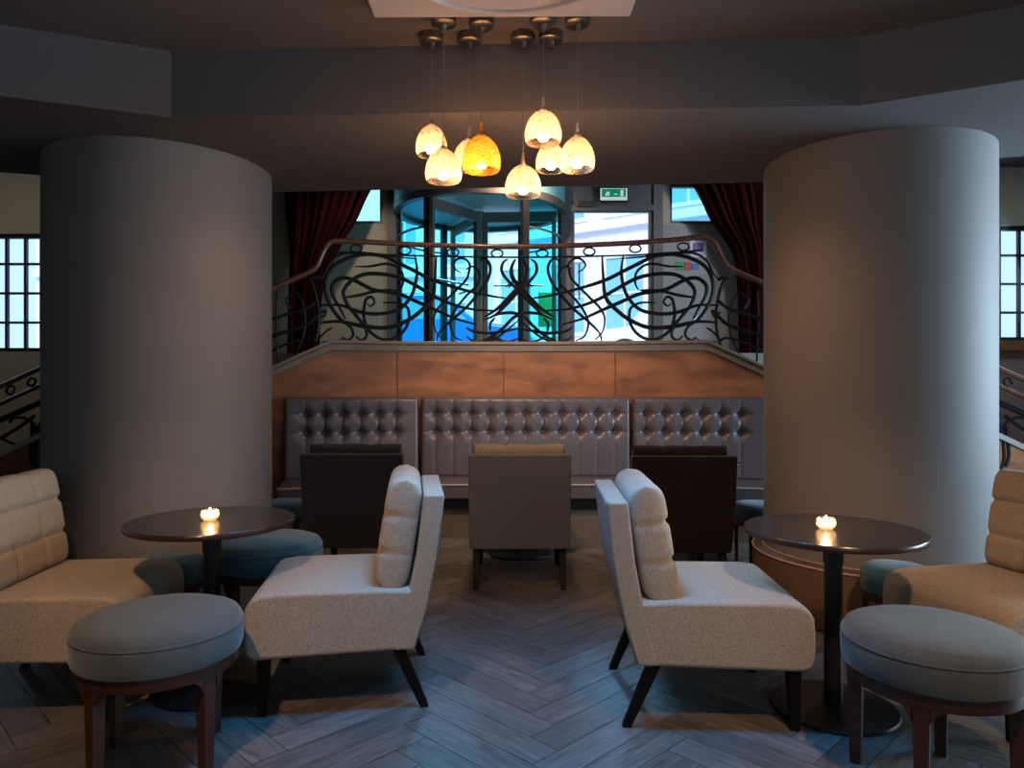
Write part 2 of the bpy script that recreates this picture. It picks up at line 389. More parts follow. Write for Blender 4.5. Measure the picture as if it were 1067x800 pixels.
for i, (a, b) in enumerate(((-3.1, -1.80), (2.19, 3.3))):
    root = tag(bpy.data.objects.new('window_%d' % (3 + i), None), kind='structure'); COL.objects.link(root)
    t = .04; z0, z1 = 3.57, 4.12
    obj('window_frame', join(box(a, b, 10.02, 10.1, z0, z0 + t), box(a, b, 10.02, 10.1, z1 - t, z1), box(a, a + t, 10.02, 10.1, z0 + t, z1 - t), box(b - t, b, 10.02, 10.1, z0 + t, z1 - t)), M['doorgrey'], root, smooth=False)
    obj('pane', box(a + .02, b - .02, 10.05, 10.06, z0 + .02, z1 - .02), M['tintglass'], root, smooth=False)
obj('trim_1', box(6.6, 8.6, 9.86, 10.0, 1.80, 1.93), M['copper'], kind='structure', smooth=False)
obj('wall_back_pink_dado', box(4.6, 8.7, 9.965, 9.995, 0, 1.80), M['pinkwall'], kind='structure', smooth=False)

# ------------------------------------------------------------------ pillars
def pillar(name, x, y, r):
    root = tag(bpy.data.objects.new(name, None), kind='structure'); COL.objects.link(root); root.location = (x, y, 0)
    obj('pillar_shaft', lathe([(r, .30), (r, ZS + .01)], 128), M['pillar'], root)
    R2 = r + .065
    obj('plinth', lathe([(R2 - .01, 0), (R2, .01), (R2, .325), (R2 - .012, .345), (R2 - .04, .352), (r - .01, .352)], 128), M['plinth'], root)
    ring = [(R2 * math.cos(2 * math.pi * i / 96), R2 * math.sin(2 * math.pi * i / 96), .338) for i in range(96)]
    obj('piping', tube(ring, .006, 6, True), M['piping'], root)
    ring = [((r + .008) * math.cos(2 * math.pi * i / 96), (r + .008) * math.sin(2 * math.pi * i / 96), .356) for i in range(96)]
    obj('piping', tube(ring, .005, 6, True), M['piping'], root)
pillar('pillar_left', -2.18, 4.50, .645)
pillar('pillar_right', 2.18, 4.34, .627)

# ------------------------------------------------------------------ stage front, cap, platform
def D(x):
    a = abs(x); return 7.1 - .0864 * a * a if a < 1.8 else 6.82 - .311 * (a - 1.8)
XL, XR = -1.72, 1.84
def zc(x):      # top of the cap
    if x < XL: return 1.757 - .50 * (XL - x)
    if x > XR: return 1.757 - .50 * (x - XR)
    return 1.757
def strip(xs, zf0, zf1, y0, y1):      # curved wall: xs samples, y offset range from D(x)
    V = []; Fc = []
    for x in xs:
        for (yy, zf) in ((y0, zf0), (y1, zf0), (y1, zf1), (y0, zf1)): V.append((x, D(x) + yy, zf(x)))
    n = len(xs)
    for i in range(n - 1):
        for k in range(4): Fc.append((i * 4 + k, i * 4 + (k + 1) % 4, i * 4 + 4 + (k + 1) % 4, i * 4 + 4 + k))
    Fc += [(0, 1, 2, 3), tuple(range(4 * n - 4, 4 * n))]
    return V, Fc
xs = [XL + (XR - XL) * i / 24 for i in range(25)]
xsL = [-3.1 + (XL + 3.1) * i / 8 for i in range(9)]; xsR = [XR + (3.1 - XR) * i / 8 for i in range(9)]
allx = sorted(set(xsL + xs + xsR))
obj('wall_stage_front', strip(allx, lambda x: 0, lambda x: zc(x) - .09, 0, .06), M['copper'], kind='structure')
obj('trim_2', join(strip(allx, lambda x: zc(x) - .035, zc, -.05, .14), strip(allx, lambda x: zc(x) - .10, lambda x: zc(x) - .035, -.025, .1)), M['capstone'], kind='structure', bevel=.008)
for px in (416, 525, 640):
    x = (px - CX) / F * 7.1
    obj('trim_3', box(x - .004, x + .004, D(x) - .004, D(x), 1.2, 1.655), mat('panel_joint', (.13, .05, .02), .6), kind='structure', smooth=False)
obj('floor_hall', prism_z([(x, D(x) + .06) for x in allx] + [(8.6, 6.6), (8.6, 10), (-8.6, 10), (-8.6, 6.6)], ZF - .12, ZF) if False else box(-3.0, 3.2, 7.2, 10.02, ZF - .12, ZF), mat('hall_stone', (.25, .22, .19), .4), kind='structure', smooth=False)

# ------------------------------------------------------------------ wrought-iron balustrade
def rp(px, py, off=.03):
    x = (px - CX) / F * 7.0
    for _ in range(4): x = (px - CX) / F * (D(x) + off)
    d = D(x) + off
    return (x, d, H + (CY - py) / F * d)
bal = thing('balustrade', 'black wrought-iron scrollwork balustrade with wooden handrail along the top of the copper-coloured stage front', 'railing')
hr = catmull([rp(*p) for p in ((272, 306), (283, 301), (305, 291), (323, 283), (330, 277), (335, 266), (341, 255), (350, 251), (380, 252), (440, 255), (541, 257), (640, 254), (700, 250), (728, 247), (737, 248), (745, 254), (751, 266), (757, 276), (768, 283), (794, 294), (810, 301))], 6)
obj('handrail', tube(hr, .026, 10), M['rail'], bal)
obj('lower_rail', tube(catmull([rp(*p) for p in ((346, 262), (360, 263), (420, 266), (541, 268), (650, 266), (715, 262), (732, 260))], 6), .009, 6), M['iron'], bal)
for px, py in ((371, 259), (422, 261), (472, 263), (518, 264), (565, 264), (614, 262), (662, 259), (712, 257)):
    c = [rp(px + 6 * math.cos(2 * math.pi * i / 16), py + 4 * math.sin(2 * math.pi * i / 16)) for i in range(16)]
    obj('ring', tube(c, .009, 6, True), M['iron'], bal)
def c2(*p): return [(280 + u / 4, 190 + v / 4) for u, v in p]
half = [
    (c2((985, 482), (930, 474), (850, 457), (760, 432), (680, 405), (600, 365), (540, 335), (480, 308), (400, 300), (320, 320), (265, 355), (238, 410), (240, 470), (265, 525), (300, 570), (340, 600), (352, 635), (330, 657), (305, 645)), .015),
    (c2((950, 535), (860, 530), (780, 513), (700, 480), (640, 445), (555, 400), (480, 383), (400, 383), (345, 410), (312, 455), (330, 510), (370, 560), (400, 600), (408, 640), (385, 657), (362, 640)), .015),
    (c2((865, 592), (780, 568), (700, 533), (620, 498), (550, 467), (490, 456), (430, 445), (350, 405), (300, 400), (265, 430), (270, 475), (300, 530), (320, 570)), .015),
    (c2((310, 480), (380, 470), (440, 455), (500, 450), (540, 450)), .012),
    (c2((210, 512), (300, 512), (380, 540), (460, 548), (540, 530), (590, 480), (612, 420), (618, 360), (608, 300)), .014),
    (c2((215, 585), (300, 580), (400, 600), (500, 605), (580, 575), (640, 530), (683, 480), (693, 400), (698, 310)), .016),
    (c2((650, 600), (560, 570), (640, 590)), .006),
    (c2((410, 505), (425, 515), (441, 500), (430, 478), (408, 484), (398, 520), (398, 565), (420, 620), (480, 655), (540, 640), (580, 590), (582, 530), (550, 505), (510, 500), (475, 502)), .012),
    (c2((360, 350), (420, 350), (480, 340), (520, 345), (555, 375), (560, 420), (545, 450)), .010),
    (c2((205, 655), (240, 620), (265, 605)), .008), (c2((220, 665), (290, 660), (300, 650)), .008),
    (c2((205, 540), (225, 560), (240, 535), (205, 545)), .010),
    (c2((205, 410), (235, 380), (260, 330), (300, 300), (350, 292), (440, 298), (530, 310), (620, 318)), .009),
    ([(480, 284), (474, 280), (472, 275), (477.5, 269.5), (485, 270), (489.5, 276), (488.7, 283), (486, 291), (477.5, 300), (467.5, 310), (457.5, 320), (452, 331), (454, 345), (462, 354)], .010),
    ([(486, 281), (491, 277.5), (497, 280), (500, 288), (497, 297), (488, 306), (480, 315), (473, 325), (469, 337), (473, 350), (482, 355)], .010),
    ([(500, 272), (504, 269), (509, 273), (511, 281), (508, 292), (502, 301), (494, 311), (484, 322), (470, 334), (458, 346), (455, 355)], .012),
    ([(537, 270), (533, 279), (534, 289), (541, 298), (552, 310), (563, 321), (577, 330)], .017),
    ([(529, 270), (524, 274), (523, 283), (530, 293), (540, 302), (552, 315), (566, 328), (578, 333)], .013),
    ([(530, 300), (534, 294), (527, 299)], .008),
    ([(508, 332), (520, 327), (535, 326), (547, 331), (556, 340), (568, 350), (580, 355)], .013),
    ([(511, 345), (511, 337), (516, 331)], .010),
    ([(486, 341), (493, 345), (510, 347), (525, 345), (541, 342)], .013),
    ([(486, 350), (493, 355), (505, 356), (517, 352), (527, 345), (541, 333)], .010),
    ([(511, 347), (518, 353), (530, 356), (541, 352)], .009),
    ([(322, 291), (329, 289), (335, 292)], .012),
]
for pts, r in half:
    if r < .0065: continue
    for mir in (0, 1):
        P = [((1082 - x) if mir else x, y) for x, y in pts]
        obj('scroll', tube(catmull([rp(*p) for p in P], 6), r * 1.3, 6, taper=True), M['iron'], bal)
for mir in (0, 1):
    for pts, r in (([(278, 352), (300, 345), (320, 338), (333, 326)], .018), ([(278, 335), (300, 327), (318, 322), (330, 313)], .016), ([(300, 383), (312, 360), (318, 340), (316, 318), (308, 305), (298, 312), (302, 322)], .011),
                   ([(322, 372), (330, 350), (332, 325), (327, 300), (322, 290)], .014), ([(290, 386), (288, 340), (289, 303)], .010), ([(278, 368), (300, 358), (322, 352), (330, 360)], .012)):
        P = [((1078 - x) if mir else x, y) for x, y in pts]
        obj('scroll', tube(catmull([rp(*p) for p in P], 6), r, 6), M['iron'], bal)

# stair railings beyond the pillars
def at(px, py, d): return ((px - CX) / F * d, d, H + (CY - py) / F * d)
def stair_rail(sgn, label, d=7.6):
    t = thing('stair_railing', label, 'railing', group=None)
    X = (lambda p: p) if sgn < 0 else (lambda p: 1083 - p)
    f = (lambda p, q: at(X(p), q, d))
    obj('handrail', tube([f(-60, 430), f(70, 371)], .026, 8), M['rail'], t)
    obj('lower_rail', tube([f(-60, 448), f(70, 389)], .022, 8), M['rail'], t)
    obj('iron_rail', tube([f(-60, 464), f(70, 407)], .030, 6), M['iron'], t)
    for pts, r in (([(10, 440), (14, 436), (24, 435), (34, 440), (38, 450), (34, 458), (22, 464), (8, 460), (0, 455)], .016), ([(-20, 470), (0, 457), (20, 445), (36, 433)], .018),
                   ([(34, 440), (33, 460), (32, 475), (35, 486)], .020), ([(42, 440), (38, 460), (37, 478), (40, 488)], .018), ([(6, 408), (10, 402), (15, 404), (12, 411), (6, 408)], .012), ([(28, 400), (32, 394), (37, 396), (34, 402), (28, 400)], .012)):
        obj('scroll', tube(catmull([f(*p) for p in pts], 6), r, 6), M['iron'], t)
    a, b = f(-60, 505), f(70, 444)
    x0, x1 = a[0], b[0]
    v = [(x0, d - .03, a[2]), (x1, d - .03, b[2]), (x1, d + .12, b[2]), (x0, d + .12, a[2]), (x0, d - .03, a[2] + .06), (x1, d - .03, b[2] + .06), (x1, d + .12, b[2] + .06), (x0, d + .12, a[2] + .06)]
    obj('stringer', (v, [(0, 1, 2, 3), (4, 5, 6, 7), (0, 1, 5, 4), (1, 2, 6, 5), (2, 3, 7, 6), (3, 0, 4, 7)]), M['piping'], t, smooth=False)
    v = [(x0, d, 0), (x1, d, 0), (x1, d + .1, 0), (x0, d + .1, 0), (x0, d, a[2]), (x1, d, b[2]), (x1, d + .1, b[2]), (x0, d + .1, a[2])]
    obj('stringer_panel', (v, [(0, 1, 2, 3), (4, 5, 6, 7), (0, 1, 5, 4), (1, 2, 6, 5), (2, 3, 7, 6), (3, 0, 4, 7)]), M['copper'], t, smooth=False)
stair_rail(-1, 'curling iron stair railing with wooden handrail seen left of the left pillar')
stair_rail(1, 'curling iron stair railing seen in the narrow gap right of the right pillar')

# ------------------------------------------------------------------ tufted banquettes
def quilt(wd, z0, z1, cols, rows, x_first, step, lean):
    """front surface of a padded back: local x across, -y to the viewer"""
    nx = int(wd / .012); nz = int((z1 - z0) / .012); V = []; Fc = []; T = .10
    for j in range(nz + 1):
        z = z0 + (z1 - z0) * j / nz
        for i in range(nx + 1):
            x = wd * i / nx
            e = min(x, wd - x); ez = min(z - z0, z1 - z)
            rim = math.sqrt(max(0, 1 - max(0, 1 - e / .035) ** 2)) * math.sqrt(max(0, 1 - max(0, 1 - ez / .035) ** 2))
            g = 0
            c = round((x - x_first) / step); c = min(max(c, 0), cols - 1); dx = x - (x_first + c * step)
            for rz_ in rows:
                dz = z - rz_; rr = dx * dx + dz * dz
                g += .042 * math.exp(-rr / (2 * .026 ** 2)) + .012 * math.exp(-rr / (2 * .05 ** 2))
                g += .007 * math.exp(-dz * dz / (2 * .009 ** 2)) * (1 if x_first - step * .6 < x < x_first + (cols - .4) * step else .3)
            fade = 1
            g += (.010 if rows[0] <= z <= rows[1] else .006) * math.exp(-dx * dx / (2 * .008 ** 2)) * (1 if z < z1 - .04 else max(0, (z1 - z) / .04))
            V.append((x, -(T * rim - g * rim) + lean * (z - z0), z))
    for j in range(nz):
        for i in range(nx): a = j * (nx + 1) + i; Fc.append((a, a + 1, a + nx + 2, a + nx + 1))
    return V, Fc
def banquette(label, loc, rz, wd, cols, x_first, step, mit=(0, 0)):
    t = thing('banquette_sofa', label, 'sofa', loc, rz, 'button-tufted banquette along the stage front')
    zb = .475
    obj('backrest', join(quilt(wd, zb - .02, 1.22, cols, (.893, 1.063), x_first, step, .02)), M['leather'], t)
    obj('backrest_panel', box(0.005, wd - .005, .0, .06, .0, 1.215), M['leather'], t, bevel=.01)
    for c in range(cols):
        for zr in (.893, 1.063):
            x = x_first + c * step; yb = -.10 + .048 + .02 * (zr - zb)
            obj('button', [b for b in [lathe([(0, -.004), (.008, -.003), (.011, 0), (.008, .004), (0, .005)], 10)]][0], M['leather'], t).matrix_basis = Matrix.Translation((x, yb - .006, zr)) @ Matrix.Rotation(R(90), 4, 'X')
    P = lambda y0, y1, e: [(e + mit[0] * -y0, y0), (wd - e - mit[1] * -y0, y0), (wd - e - mit[1] * -y1, y1), (e + mit[0] * -y1, y1)]
    obj('seat_cushion', prism_z(P(-.62, -.06, .004), .34, zb), M['leather'], t, bevel=.02)
    obj('piping', tube([(.01 + mit[0] * .62, -.622, zb - .008), (wd - .01 - mit[1] * .62, -.622, zb - .008)], .008, 6), M['piping'], t)
    obj('seat_front', prism_z(P(-.60, -.02, .01), .26, .34), M['blackfab'], t, smooth=False)
    obj('base', prism_z(P(-.56, .0, 0), 0, .26), M['basebrown'], t, smooth=False)
    return t
banquette('wide middle section of the tufted aubergine leather banquette, behind the grey-brown chair', (-.865, 6.84, 0), 0, 1.985, 11, .145, .1685)
th = R(12)
# left wing ends where the middle begins
banquette('left section of the tufted leather banquette, behind the charcoal chair', (-.885 - 1.23 * math.cos(th), 6.84 - 1.23 * math.sin(th) - .01, 0), th, 1.23, 6, .20, .162, (0, math.tan(th)))
banquette('right section of the tufted leather banquette, behind the brown-black chair', (1.14, 6.83, 0), -th, 1.28, 6, .13, .170, (math.tan(th), 0))

# ------------------------------------------------------------------ slipper chairs
def pillow(w_, h_, t_, cols, rows, nx=60, nz=40):
    """closed tufted cushion, faces +x; y across, z up from 0"""
    V = []; Fc = []
    def th(u, v): return (max(0, 1 - abs(u) ** 26)) ** .5 * (max(0, 1 - abs(v) ** 9)) ** .5
    for side in (1, -1):
        for j in range(nz + 1):
            v = -1 + 2 * j / nz
            for i in range(nx + 1):
                u = -1 + 2 * i / nx
                uu = math.sin(u * math.pi / 2) * .75 + u * .25; vv = math.sin(v * math.pi / 2) * .35 + v * .65
                x = th(uu, vv) * t_ / 2
                if side == 1:
                    U = (uu + 1) / 2 * cols; W = (vv + 1) / 2 * rows
                    du = abs(U - round(U)) * w_ / cols if 0 < round(U) < cols else 9
                    dw = abs(W - round(W)) * h_ / rows if 0 < round(W) < rows else 9
                    x -= .016 * math.exp(-(du / .013) ** 2) + .016 * math.exp(-(dw / .013) ** 2)
                # notches also show along the border
                W = (vv + 1) / 2 * rows; dw = abs(W - round(W)) * h_ / rows if 0 < round(W) < rows else 9
                U = (uu + 1) / 2 * cols; du = abs(U - round(U)) * w_ / cols if 0 < round(U) < cols else 9
                ys = 1 - .010 * math.exp(-(dw / .012) ** 2) * abs(uu) ** 4; zs = 1 - .028 * math.exp(-(du / .025) ** 2) * abs(vv) ** 4
                V.append((side * x, uu * w_ / 2 * ys, h_ / 2 + vv * h_ / 2 * zs))
    m = (nx + 1) * (nz + 1)
    for s in (0, 1):
        for j in range(nz):
            for i in range(nx): a = s * m + j * (nx + 1) + i; Fc.append((a, a + 1, a + nx + 2, a + nx + 1))
    bm = bmesh.new(); bv = [bm.verts.new(p) for p in V]
    for q in Fc: bm.faces.new([bv[i] for i in q])
    bmesh.ops.remove_doubles(bm, verts=bm.verts, dist=1e-5)
    return bm
HW = .33
def make_chair(name, fab, backfab, grp):
    t = thing(name, '', 'chair', group=grp)
    prof = [(-.285, .250), (.300, .236), (.332, .254), (.342, .30), (.343, .38), (.338, .44), (.318, .475), (.285, .494), (.22, .502), (-.2, .502), (-.335, .495), (-.31, .38)]
    obj('seat', prism_y(prof, -HW, HW), fab, t, bevel=.018, seg=4)
    slab = [(-.335, .250), (-.252, .250), (-.300, .42), (-.345, .65), (-.372, .885), (-.458, .885), (-.432, .65), (-.388, .42)]
    obj('backrest', prism_y(slab, -HW - .002, HW + .002), [backfab], t, bevel=.012)
    p = obj('back_cushion', pillow(.61, .455, .15, 3, 3), fab, t)
    p.location = (-.232, 0, .492); p.rotation_euler = (0, R(-9), 0)
    for s in (-1, 1):
        obj('leg', bar((.275, s * .285, 0), (.268, s * .285, .25), .034, .052), M['blackwood'], t, bevel=.003)
        obj('leg', bar((-.375, s * .285, 0), (-.262, s * .285, .26), .034, .050), M['blackwood'], t, bevel=.003)
    return t
ch = make_chair('slipper_chair', M['beige'], M['beige'], 'beige slipper chairs')
place(ch, True, (-.776, 3.23, 0), R(188), 'beige tweed slipper chair left of the aisle, facing the left round table')
place(ch, False, (.835, 3.09, 0), R(-2.5), 'beige tweed slipper chair right of the aisle, facing the right round table')
place(ch, False, (-1.90, 3.14, 0), R(5), 'beige tweed slipper chair at the far left edge, in front of the left pillar')
place(ch, False, (2.085, 3.03, 0), R(192), 'beige tweed slipper chair at the far right edge, in front of the right pillar')
c2_ = make_chair('slipper_chair', M['beige'], M['taupe'], 'slipper chairs with their backs to the room')
place(c2_, True, (.05, 5.075, 0), R(90), 'grey-brown slipper chair seen from behind in the middle of the aisle')
c3_ = make_chair('slipper_chair', M['charcoal'], M['charcoal'], 'slipper chairs with their backs to the room')
place(c3_, True, (-1.04, 5.10, 0), R(90), 'charcoal slipper chair seen from behind, beside the left pillar')
c4_ = make_chair('slipper_chair', M['brownblack'], M['brownblack'], 'slipper chairs with their backs to the room')
place(c4_, True, (1.085, 4.97, 0), R(90), 'brown-black slipper chair seen from behind, beside the right pillar')

# ------------------------------------------------------------------ stools
def make_stool(fab, name='round_stool'):
    t = thing(name, '', 'stool')
    obj('cushion', lathe([(.0, .388), (.262, .388), (.274, .394), (.281, .415), (.283, .46), (.279, .495), (.266, .517), (.24, .527), (.15, .534), (0, .537)], 64), fab, t)
    ring = [(.281 * math.cos(2 * math.pi * i / 64), .281 * math.sin(2 * math.pi * i / 64), .487) for i in range(64)]
    obj('seam', tube(ring, .0025, 5, True), fab, t)
    obj('apron', lathe([(.235, .345), (.262, .345), (.264, .35), (.264, .388), (.235, .388), (.235, .345)], 64), M['redwood'], t)
    for k in range(4):
        a = R(45 + 90 * k)
        o = obj('leg', bar((0, 0, 0), (0, 0, .388), .036, .050, .036, .050), M['redwood'], t, bevel=.003)
        o.location = (.236 * math.cos(a), .236 * math.sin(a), 0); o.rotation_euler = (0, 0, a)
        ba = R(45 + 90 * k)
        for s in (-1, 1):    # curved bracket where leg meets apron
            a0 = ba + s * .10; a1 = ba + s * .24; r = .25
            v = []
            for rr in (r - .012, r + .012):
                v += [(rr * math.cos(a0), rr * math.sin(a0), .30), (rr * math.cos(a0), rr * math.sin(a0), .346), (rr * math.cos(a1), rr * math.sin(a1), .346), (rr * math.cos((a0 + a1) / 2), rr * math.sin((a0 + a1) / 2), .333)]
            obj('bracket', (v, [(0, 1, 2, 3), (4, 5, 6, 7), (0, 1, 5, 4), (1, 2, 6, 5), (2, 3, 7, 6), (3, 0, 4, 7)]), M['redwood'], t, smooth=False)
    return t
st = make_stool(M['velvet'])
place(st, True, (-1.254, 2.56, 0), R(153 - 45), 'large slate-grey velvet stool with reddish wooden legs, nearest the camera on the left')
place(st, False, (1.41, 2.415, 0), R(143 - 45), 'large slate-grey velvet stool with dark wooden legs, nearest the camera on the right')
s2 = make_stool(M['teal'])
place(s2, True, (-1.29, 3.80, 0), R(20), 'teal velvet stool behind the left round table')
place(s2, False, (-1.76, 3.675, 0), R(10), 'small teal stool between the far-left beige chair and the left table', (.64, .64, .86))
place(s2, False, (1.875, 3.505, 0), R(10), 'small teal stool between the right round table and the far-right beige chair', (.58, .58, .86))
place(s2, False, (-1.74, 5.45, 0), R(10), 'small dark teal stool between the left pillar and the charcoal chair', (.66, .66, .86))
place(s2, False, (1.83, 5.36, 0), R(10), 'small dark teal stool between the right pillar and the brown-black chair', (.66, .66, .86))

# ------------------------------------------------------------------ pedestal tables
def make_table():
    t = thing('pedestal_table', '', 'table', group='round pedestal tables')
    o = obj('tabletop', lathe([(0, .712), (.335, .712), (.352, .718), (.355, .724), (.355, .734), (.350, .740), (0, .741)], 96), [M['tabletop'], M['redwood']], t)
    for p in o.data.polygons:
        if p.normal.z < .6: p.material_index = 1
    obj('pole', lathe([(.036, .01), (.036, .60)], 32), M['darkmetal'], t)
    obj('collar', lathe([(.034, .60), (.040, .60), (.040, .70), (.09, .705), (.09, .7125), (0, .7125)], 32), M['black'], t)
    obj('base', lathe([(0, 0), (.245, 0), (.25, .006), (.246, .014), (.12, .024), (.04, .03), (0, .03)], 64), M['darkmetal'], t)
    return t
tb = make_table()
tables = [((-1.33, 3.19), 'dark round pedestal table with a lit candle, in front of the left pillar'),
          ((1.33, 2.98), 'dark round pedestal table with a lit candle, in front of the right pillar'),
          ((.06, 5.70), 'round pedestal table hidden behind the grey-brown chair, its dark foot showing below'),
          ((1.41, 5.58), 'round pedestal table behind the brown-black chair, its rim peeping out beside it')]
for i, ((x, y), lb) in enumerate(tables): place(tb, i == 0, (x, y, 0), 0, lb)
def make_candle():
    t = thing('candle_holder', '', 'candle', group='glass candle holders')
    obj('glass', lathe([(0, 0), (.024, 0), (.036, .012), (.040, .026), (.036, .040), (.030, .046), (.028, .046), (.033, .039), (.036, .026), (.032, .013), (.02, .006), (0, .006)], 32), M['clearglass'], t)
    obj('wax', lathe([(0, .008), (.020, .008), (.020, .024), (0, .024)], 20), M['wax'], t)
    obj('flame', lathe([(0, .024), (.006, .028), (.009, .035), (.005, .046), (0, .056)], 12), M['flame'], t)
    return t
cn = make_candle()
place(cn, True, (-1.33, 3.17, .741), 0, 'lit tealight in a small glass holder on the left table')
place(cn, False, (1.30, 2.98, .741), 0, 'lit tealight in a small glass holder on the right table')
for x, y in ((-1.33, 3.17), (1.30, 2.98)):
    lamp('POINT', 'candle_light', (x, y, .83), None, .9, (1, .55, .22), shadow_soft_size=.02)

# ------------------------------------------------------------------ pendant lamps
def make_pendant(glass):
    """origin on the ceiling; cord rebuilt per lamp"""
    t = thing('pendant_lamp', '', 'lamp', group='cluster of glass pendant lamps')
    return t
def pendant(px, ytop, ybot, wpx, canx, cany, glass, label):
    d = (ZC - .02 - H) * F / (CY - cany)
    x = (px - CX) / F * d; zb = H + (CY - ybot) / F * d; zt = H + (CY - ytop) / F * d; r = wpx / 2 * d / F
    t = thing('pendant_lamp', label, 'lamp', (x, d, ZC), 0, 'cluster of glass pendant lamps')
    L = lambda z: z - ZC
    obj('canopy', lathe([(0, 0), (.055, 0), (.057, -.004), (.057, -.034), (.050, -.040), (.016, -.042), (.013, -.070), (0, -.072)], 32), M['chrome'], t)
    hgt = zt - zb; zs = zt - .0
    stem = .055
    obj('cord', tube([(0, 0, -.06), (0, 0, L(zt) + stem)], .0022, 6), M['cord'], t)
    prof = [(.006, zt + stem), (.007, zt + stem * .5), (.010, zt + .005), (r * .26, zt - hgt * .05), (r * .55, zt - hgt * .16), (r * .80, zt - hgt * .34), (r * .95, zt - hgt * .56), (r * 1.0, zt - hgt * .76), (r * .97, zt - hgt * .90), (r * .90, zt - hgt * 1.0)]
    inn = [(max(.003, a - .004), z - .001) for a, z in prof[::-1]]
    prof2 = catmull([(a, z, 0) for a, z in prof], 4)
    P = [(p.x, L(p.y)) for p in prof2]; I = [(max(.003, a - .004), z) for a, z in P[::-1]]
    sh = obj('shade', lathe(P, 40), glass, t)
    sh.data.polygons  # single blown wall
    # remove end caps
    bm = bmesh.new(); bm.from_mesh(sh.data); bmesh.ops.delete(bm, geom=[f for f in bm.faces if len(f.verts) > 4], context='FACES'); bm.to_mesh(sh.data); bm.free()
    so = sh.modifiers.new('s', 'SOLIDIFY'); so.thickness = .004; so.offset = -1
    zl = zb + hgt * .16
    obj('socket', lathe([(0, L(zt) + .01), (.012, L(zt) + .006), (.013, L(zl) + .03), (0, L(zl) + .03)], 16), M['chrome'], t)
    obj('bulb', lathe([(0, L(zl) + .024), (.012, L(zl) + .02), (.024, L(zl) + .008), (.026, L(zl) - .002), (.018, L(zl) - .013), (0, L(zl) - .017)], 16), M['bulb'], t)
    lamp('POINT', 'pendant_light', (x, d, zb - .02), None, 3.2, (1, .54, .25), shadow_soft_size=.05)
for a in [
    (449.5, 129, 162, 33, 452, 41, M['shade'], 'clear crackled glass pendant lamp hanging leftmost in the cluster'),
    (462, 154, 189, 38, 464, 22, M['shade'], 'clear glass pendant lamp overlapping just below the leftmost one'),
    (489, 144, 177, 34, 490, 41, M['shade'], 'clear glass pendant lamp half hidden behind the amber one'),
    (501.5, 140, 178, 41, 499, 24, M['amber'], 'amber-yellow glass pendant lamp, the only coloured one'),
    (545, 171, 204, 38, 544, 40, M['shade'], 'clear glass pendant lamp hanging lowest, alone in the middle'),
    (566, 114, 149, 39, 564, 21, M['shade'], 'clear glass pendant lamp hanging highest'),
    (574, 147, 178, 32, 577, 39, M['shade'], 'clear glass pendant lamp behind and between the two right-hand ones'),
    (601.5, 141, 177, 37, 596, 22, M['shade'], 'clear glass pendant lamp hanging rightmost in the cluster')]:
    pendant(*a)
# pale panel with a round moulding, above the lamps
cp = thing('ceiling_panel', 'pale square panel with a round moulding on the ceiling above the pendant lamps', 'ceiling panel', (-.03, 2.62, ZC))
obj('panel', prism_z([(-.59, -.57), (.58, -.57), (.55, .55), (-.58, .56)], -.045, 0), M['white'], cp, bevel=.01)
rg = [(.50 * math.cos(2 * math.pi * i / 96), .50 * math.sin(2 * math.pi * i / 96) , -.047) for i in range(96)]
obj('round_moulding', tube(rg, .012, 8, True), M['white'], cp)
rg = [(.40 * math.cos(2 * math.pi * i / 96), .40 * math.sin(2 * math.pi * i / 96) , -.047) for i in range(96)]
obj('round_moulding', tube(rg, .008, 8, True), M['white'], cp)

# ------------------------------------------------------------------ entrance: revolving door, side door
rd = thing('revolving_door', 'three-winged revolving door with curved cyan glass and dark frames beyond the balustrade', 'door', (-.447, 10.02, ZF))
RD = 1.12; ZD = 3.74 - ZF
def arc(a0, a1, r, n=20): return [(r * math.cos(R(a0 + (a1 - a0) * i / n)), r * math.sin(R(a0 + (a1 - a0) * i / n))) for i in range(n + 1)]
def curved(a0, a1, r0, r1, z0, z1, n=20):
    A = arc(a0, a1, r0, n); B = arc(a0, a1, r1, n)[::-1]
    # quads, not one concave ngon
    V = []; Fc = []
    for (x, y), (u, v) in zip(A, B[::-1]): V += [(x, y, z0), (u, v, z0), (u, v, z1), (x, y, z1)]
    for i in range(n):
        for k in range(4): Fc.append((i * 4 + k, i * 4 + (k + 1) % 4, i * 4 + 4 + (k + 1) % 4, i * 4 + 4 + k))
    Fc += [(0, 1, 2, 3), tuple(range(4 * n, 4 * n + 4))]
    return V, Fc
for a0, a1 in ((122, 237), (-57, 58)):
    obj('curved_glass', curved(a0, a1, RD, RD + .012, .05, ZD), M['tintglass'], rd)
    obj('curved_frame', join(curved(a0, a1, RD - .015, RD + .03, 0, .06), curved(a0, a1, RD - .01, RD + .025, ZD - .42, ZD - .40)), M['doorgrey'], rd)
    for a in (a0, (a0 + a1) / 2, a1):
        o = obj('post', box(-.035, .035, -.045, .045, 0, ZD), M['darkmetal'], rd, smooth=False)
        o.location = (RD * math.cos(R(a)), RD * math.sin(R(a)), 0); o.rotation_euler = (0, 0, R(a))
obj('canopy', lathe([(0, ZD + .02), (RD - .02, ZD + .02), (RD + .05, ZD), (RD + .06, ZD), (RD + .06, ZD + .55), (0, ZD + .55)], 64), M['drumceil'], rd)
obj('canopy_trim', join(curved(0, 360, RD - .03, RD + .07, ZD - .05, ZD + .05, 60)), M['doortaupe'], rd)
obj('shaft', lathe([(.05, 0), (.05, ZD)], 20), M['doortaupe'], rd)
